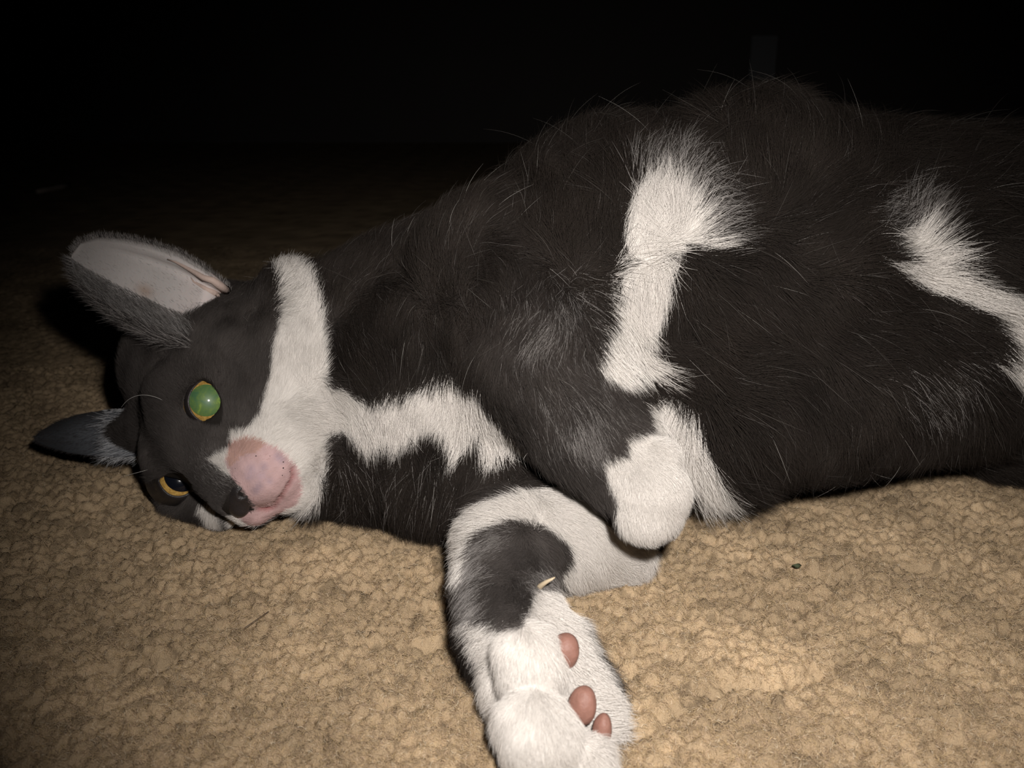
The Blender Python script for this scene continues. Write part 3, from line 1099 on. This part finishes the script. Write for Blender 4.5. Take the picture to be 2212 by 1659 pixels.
def paw_pad(px, py, d, ang, rx, ry, rz, bend=0.0):
    d = d * NEAR
    c = at(px, py, d)
    s = d / FPX
    ca, sa = math.cos(ang), math.sin(ang)
    ex = ca * CR - sa * CU
    ey = sa * CR + ca * CU
    vs, fs = [], []
    nt_, np_ = 16, 24
    for i in range(nt_ + 1):
        th = math.pi * i / nt_
        for j in range(np_):
            a = 2 * math.pi * j / np_
            lx, ly, lz = math.sin(th) * math.cos(a), math.cos(th), math.sin(th) * math.sin(a)
            lx += bend * ly * ly
            sq = 1 - 0.10 * math.cos(3 * a) * math.sin(th)
            vs.append(c + s * (rx * lx * sq * ex + ry * ly * ey - rz * lz * CF))
    for i in range(nt_):
        for j in range(np_):
            a, b = i * np_ + j, i * np_ + (j + 1) % np_
            fs.append((a, b, b + np_, a + np_))
    return mesh_obj('paw_pad', vs, fs, pad_m, cat)


paw_pad(1221, 1407, .2525, 0.15, 33, 40, 30)
paw_pad(1260, 1524, .2435, 0.12, 31, 43, 30)
paw_pad(1302, 1577, .2425, 0.10, 21, 37, 24)

claw_m = simple_mat('claw_horn', (0.46, 0.37, 0.25), 0.4, 0.4, 0.2)
p, n = hit(1165, 1268)
dd = (p - CP) @ CF
v, f = tube([at(1160, 1275, dd - 0.000), at(1168, 1266, dd - .003), at(1180, 1257, dd - .0045), at(1192, 1251, dd - .005), at(1199, 1247, dd - .005)], 0.0011, 0.0002, 8)
mesh_obj('claw', v, f, claw_m, cat)

# ------------------------------------------------------------------ room: floor, walls
floor_m = simple_mat('carpet_backing', (0.17, 0.12, 0.065), 0.95, 0.05, noise=0.3, scale=60)
fl = mesh_obj('floor', [(-2.2, -1.2, -.012), (2.2, -1.2, -.012), (2.2, 2.6, -.012), (-2.2, 2.6, -.012), (-2.2, -1.2, -.05), (2.2, -1.2, -.05), (2.2, 2.6, -.05), (-2.2, 2.6, -.05)],
              [(0, 1, 2, 3), (7, 6, 5, 4), (0, 4, 5, 1), (1, 5, 6, 2), (2, 6, 7, 3), (3, 7, 4, 0)], floor_m, smooth=False)
tag(fl, kind='structure')
wall_m = simple_mat('dark_wall_paint', (0.10, 0.09, 0.085), 0.9, 0.1, noise=0.1, scale=8, bump=0.05)


def box(name, lo, hi, mat, parent=None, bevel=0.0):
    import bmesh
    bm = bmesh.new()
    bmesh.ops.create_cube(bm, size=1)
    lo, hi = np.array(lo), np.array(hi)
    for v_ in bm.verts:
        v_.co = Vector((lo + hi) / 2 + np.array(v_.co) * (hi - lo))
    if bevel:
        bmesh.ops.bevel(bm, geom=bm.edges[:], offset=bevel, segments=2, affect='EDGES')
    me_ = bpy.data.meshes.new(name)
    bm.to_mesh(me_)
    bm.free()
    me_.materials.append(mat)
    o = bpy.data.objects.new(name, me_)
    COL.objects.link(o)
    if parent:
        o.parent = parent
    return o


tag(box('wall_back', (-2.2, 2.6, -.05), (2.2, 2.7, 2.4), wall_m), kind='structure')
tag(box('wall_left', (-2.3, -1.2, -.05), (-2.2, 2.7, 2.4), wall_m), kind='structure')
tag(box('wall_right', (2.2, -1.2, -.05), (2.3, 2.7, 2.4), wall_m), kind='structure')

# ------------------------------------------------------------------ carpet pile
def tuft_height(X, Y, cell, seed):
    """domed yarn ends on a jittered grid, taking the tallest at each place"""
    r = np.random.default_rng(seed)
    x0, y0, nx, ny = -2.25, -0.45, int(4.5 / cell) + 4, int(3.2 / cell) + 4
    jx, jy = r.uniform(-.48, .48, (nx, ny)), r.uniform(-.48, .48, (nx, ny))
    hh, rr = r.normal(0, .00075, (nx, ny)), r.uniform(.52, .78, (nx, ny)) * cell
    el, an = r.uniform(0.75, 1.3, (nx, ny)), r.uniform(0, math.pi, (nx, ny))
    out = np.full(X.shape, -0.0026)
    ident = np.zeros(X.shape)
    acc = np.exp(out / 0.00034)
    cx, cy = ((X - x0) / cell).astype(int), ((Y - y0) / cell).astype(int)
    idr = r.random((nx, ny))
    for dx in (-1, 0, 1):
        for dy in (-1, 0, 1):
            i, j = np.clip(cx + dx, 0, nx - 1), np.clip(cy + dy, 0, ny - 1)
            px_, py_ = x0 + (i + .5 + jx[i, j]) * cell, y0 + (j + .5 + jy[i, j]) * cell
            ux, uy = X - px_, Y - py_
            c_, s_ = np.cos(an[i, j]), np.sin(an[i, j])
            ux, uy = (c_ * ux + s_ * uy) * el[i, j], (-s_ * ux + c_ * uy) / el[i, j]
            q_ = (ux ** 2 + uy ** 2) / rr[i, j] ** 2
            z = hh[i, j] + -rr[i, j] * 0.85 * q_ ** 0.9 + 0.0002
            z = np.where(q_ > 1.6, -0.02, z)
            m = z > out
            out = np.where(m, z, out)
            ident = np.where(m, idr[i, j], ident)
            acc = acc + np.exp(np.maximum(z, -0.006) / 0.00034)
    out = 0.00034 * np.log(acc) - 0.0002
    return out, ident


CREASES = [[(1345, 1590), (1400, 1555), (1450, 1530), (1500, 1500), (1570, 1470)], [(1560, 1465), (1680, 1470), (1790, 1440)], [(1930, 1210), (2020, 1230)],
           [(1600, 1140), (1690, 1170)], [(800, 1190), (900, 1170)], [(250, 1440), (380, 1405)], [(900, 1390), (960, 1380)], [(1720, 1230), (1850, 1250)]]
CRW = [np.array([on_floor(*p)[:2] for p in c]) for c in CREASES]


def crease_depth(X, Y):
    P = np.stack([X.ravel(), Y.ravel()], 1)
    best = np.full(len(P), 1.0)
    for c in CRW:
        lo, hi = c.min(0) - .02, c.max(0) + .02
        m = ((P > lo) & (P < hi)).all(1)
        if not m.any():
            continue
        pm = P[m]
        for a, b in zip(c[:-1], c[1:]):
            t = np.clip(((pm - a) @ (b - a)) / ((b - a) @ (b - a)), 0, 1)
            best[m] = np.minimum(best[m], np.linalg.norm(pm - a - t[:, None] * (b - a), axis=1))
    return (np.exp(-(best / 0.0035) ** 2)).reshape(X.shape)


def pile_z(X, Y):
    if X.size > 260000:
        zs, ids = [], []
        for s in range(0, len(X), max(1, 200000 * len(X) // X.size)):
            e = s + max(1, 200000 * len(X) // X.size)
            a_, b_ = pile_z(X[s:e], Y[s:e])
            zs.append(a_)
            ids.append(b_)
        return np.concatenate(zs), np.concatenate(ids)
    P = np.stack([X.ravel(), Y.ravel(), 0 * X.ravel()], 1)
    wv = Noise(0.009, 8, seed=41).vec(P) * 0.0007
    WX, WY = X + wv[:, 0].reshape(X.shape), Y + wv[:, 1].reshape(X.shape)
    z, idn = tuft_height(WX, WY, 0.0037, 42)
    z = z + (Noise(0.07, 8, seed=43).val(P) * 0.0007 + Noise(0.0018, 12, seed=44).val(P) * 0.00030).reshape(X.shape)
    z = z - 0.0035 * crease_depth(X, Y)
    z = z * np.clip(1.15 - Y, 0.12, 0.75) / 0.75
    return np.minimum(z, 0.002), idn


TAN = np.array([0.455, 0.335, 0.208])
pile_m = attr_mat('carpet_yarn', 'yarn_colour', 0.9, 0.08, 1.0, 0.0, 2600)


def pile_patch(x0, x1, y0, y1, st, name, parent=None):
    xs, ys = np.arange(x0, x1 + st / 2, st), np.arange(y0, y1 + st / 2, st)
    X, Y = np.meshgrid(xs, ys, indexing='ij')
    Z, idn = pile_z(X, Y)
    n, m = X.shape
    idx = np.arange(n * m).reshape(n, m)
    F = np.stack([idx[:-1, :-1], idx[1:, :-1], idx[1:, 1:], idx[:-1, 1:]], -1).reshape(-1, 4)
    V_ = np.stack([X, Y, Z], -1).reshape(-1, 3)
    o = mesh_obj(name, V_, F, pile_m, parent)
    c = TAN * (np.where(idn.ravel() < 0.07, 0.62, 0.94) + 0.14 * idn.ravel())[:, None]
    c *= (1 + 0.11 * Noise(0.035, 8, seed=47).val(V_ * [1, 1, 0]))[:, None]
    set_color(o, 'yarn_colour', np.clip(c, 0.01, 0.9))
    return o


XN, Y0, Y1 = 0.33, 0.08, 0.53
XF, YF = 0.62, 0.95
pile = pile_patch(-XN, XN, Y0, Y1, 0.00080, 'carpet_pile')
tag(pile, 'tan carpet pile of small curly tufts covering the whole floor', 'carpet', kind='stuff')
for a, b, c, d, st in [(-XF, XF, Y1, YF, 0.0020), (-XF, -XN, Y0, Y1, 0.0020), (XN, XF, Y0, Y1, 0.0020), (-2.2, 2.2, YF, 2.6, 0.010),
                       (-2.2, -XF, Y0, YF, 0.012), (XF, 2.2, Y0, YF, 0.012), (-2.2, 2.2, -0.4, Y0, 0.012)]:
    tag(pile_patch(a, b, c, d, st, 'carpet_surface', pile), kind='stuff')

# curled fibre ends on the tufts
NF = int(480000 * DENS)
nf = int(NF * 1.6)
# even in the picture: sample pixels, drop to the floor
fpx = rng.uniform(-160, W + 160, nf)
fpy = rng.uniform(560, H + 90, nf)
kk = math.sin(PITCH) + (fpy - H / 2) / FPX * math.cos(PITCH)
dep = CAM_H / kk
FX = (fpx - W / 2) / FPX * dep
FY = dep * (math.cos(PITCH) - (fpy - H / 2) / FPX * math.sin(PITCH))
ok = (np.abs(FX) < XF - .002) & (FY > Y0 + .002) & (FY < YF - .002)
FX, FY = FX[ok][:NF], FY[ok][:NF]
n = len(FX)
e_ = 0.0004
Z0, idn = pile_z(FX, FY)
Zx, _ = pile_z(FX + e_, FY)
Zy, _ = pile_z(FX, FY + e_)
keep = Z0 > -0.0030
nrm = unit(np.stack([-np.clip((Zx - Z0) / e_, -1.5, 1.5), -np.clip((Zy - Z0) / e_, -1.5, 1.5), np.ones(n)], 1))
base = np.stack([FX, FY, Z0 - 0.0002], 1)
tg = rng.normal(size=(n, 3))
tg = unit(tg - nrm * (tg * nrm).sum(1)[:, None])
bt = np.cross(nrm, tg)
Lf = rng.uniform(0.0009, 0.0024, n)
turn = rng.uniform(-2.6, 2.6, n)
T = np.linspace(0, 1, 4)
fp = np.zeros((n, 4, 3))
hgt = rng.uniform(0.10, 0.36, n)
for i, t in enumerate(T):
    a = turn * t
    fp[:, i] = base + Lf[:, None] * (tg * (np.sin(a) / np.where(np.abs(turn) < .1, .1, turn))[:, None] + bt * ((1 - np.cos(a)) / np.where(np.abs(turn) < .1, .1, turn))[:, None]
                                     + nrm * (hgt * math.sin(math.pi * min(t * 1.0, 1) * 0.75))[:, None])
fr = np.array([.9, 1, 1, .6])[None, :] * (0.000034 * rng.uniform(.7, 1.3, n))[:, None]
fc = TAN[None] * (0.95 + 0.2 * idn)[:, None] * rng.normal(1.08, .18, (n, 1))
fc[:, 2] *= rng.uniform(0.85, 1.15, n)
painted_glint = rng.random(n) < 0.05  # sparkle painted as a pale colour on a few scattered fibres
fc[painted_glint] = np.array([0.82, 0.70, 0.52])
fib_m = fibre_mat('carpet_fibre', 0.30, 0.22)
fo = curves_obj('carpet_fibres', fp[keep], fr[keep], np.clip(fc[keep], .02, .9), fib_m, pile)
tag(fo, kind='stuff')

# ------------------------------------------------------------------ small things on the carpet, and the dark room behind
crumb_m = simple_mat('crumb', (0.05, 0.06, 0.03), 0.8)
p = on_floor(1721, 1228)
vs, fs = [], []
for i in range(5):
    th = math.pi * (i + .01) / 4.02
    for j in range(8):
        a = 2 * math.pi * j / 8
        rr = 0.0011 * (1 + 0.35 * random.uniform(-1, 1))
        vs.append(p + np.array([0, 0, .0012]) + rr * np.array([1.5 * math.sin(th) * math.cos(a), math.sin(th) * math.sin(a), 0.8 * math.cos(th)]))
for i in range(4):
    for j in range(8):
        a, b = i * 8 + j, i * 8 + (j + 1) % 8
        fs.append((a, b, b + 8, a + 8))
tag(mesh_obj('crumb', vs, fs, crumb_m), 'tiny dark green crumb lying in the carpet right of the upper paw', 'crumb')
thread_m = simple_mat('thread', (0.05, 0.035, 0.03), 0.6)
v, f = tube([on_floor(x, y, .0022) for x, y in ((529, 1356), (545, 1345), (562, 1333), (581, 1321))], 0.00014, 0.0001, 5)
tag(mesh_obj('loose_thread', v, f, thread_m), 'fine dark thread lying on the carpet below the cat\'s face', 'thread')
panel_m = simple_mat('pale_plastic', (0.22, 0.22, 0.23), 0.5, 0.3, noise=0.06, scale=20)
a, b = at(1624, 77, 2.62), at(1680, 172, 2.62)
WALL_Y = 2.6
sx = WALL_Y / a[1]
px0, px1 = a[0] * sx, b[0] * sx
pz1, pz0 = CAM_H + (a[2] - CAM_H) * sx, CAM_H + (b[2] - CAM_H) * WALL_Y / b[1]
plate = box('wall_plate', (px0, WALL_Y - .006, pz0), (px1, WALL_Y, pz1), panel_m, bevel=.002)
tag(plate, 'dim pale rectangular plate on the dark back wall above the cat\'s back', 'wall plate')
rod_m = simple_mat('pale_rod', (0.5, 0.42, 0.36), 0.5)
a, b = on_floor(80, 414, .004), on_floor(150, 400, .004)
v, f = tube([a, a * .7 + b * .3, a * .3 + b * .7, b], .004, .0045, 8)
tag(mesh_obj('thin_rod', v, f, rod_m), 'thin pale rod lying on the dark floor far left behind the cat', 'rod')

# give back the working memory before the render
for nm in ('pts', 'rad', 'hc', 'R', 'RN', 'L', 'w', 'pk', 'sh', 'patch', 'fp', 'fr', 'fc', 'body', 'nb', 'A', 'B', 'C', 'ctr', 'tri', 'bc', 'r1', 'r2', 'pick', 'cum',
           'wgt', 'base', 'nrm', 'tg', 'bt', 'Z0', 'Zx', 'Zy', 'FX', 'FY', 'fpx', 'fpy', 'dep', 'kk', 'q0', 'q1', 'BV', 'BQ', 'VN', 'BVH', 'zz', 'gp', 'q', 'sc'):
    globals().pop(nm, None)
import gc
gc.collect()
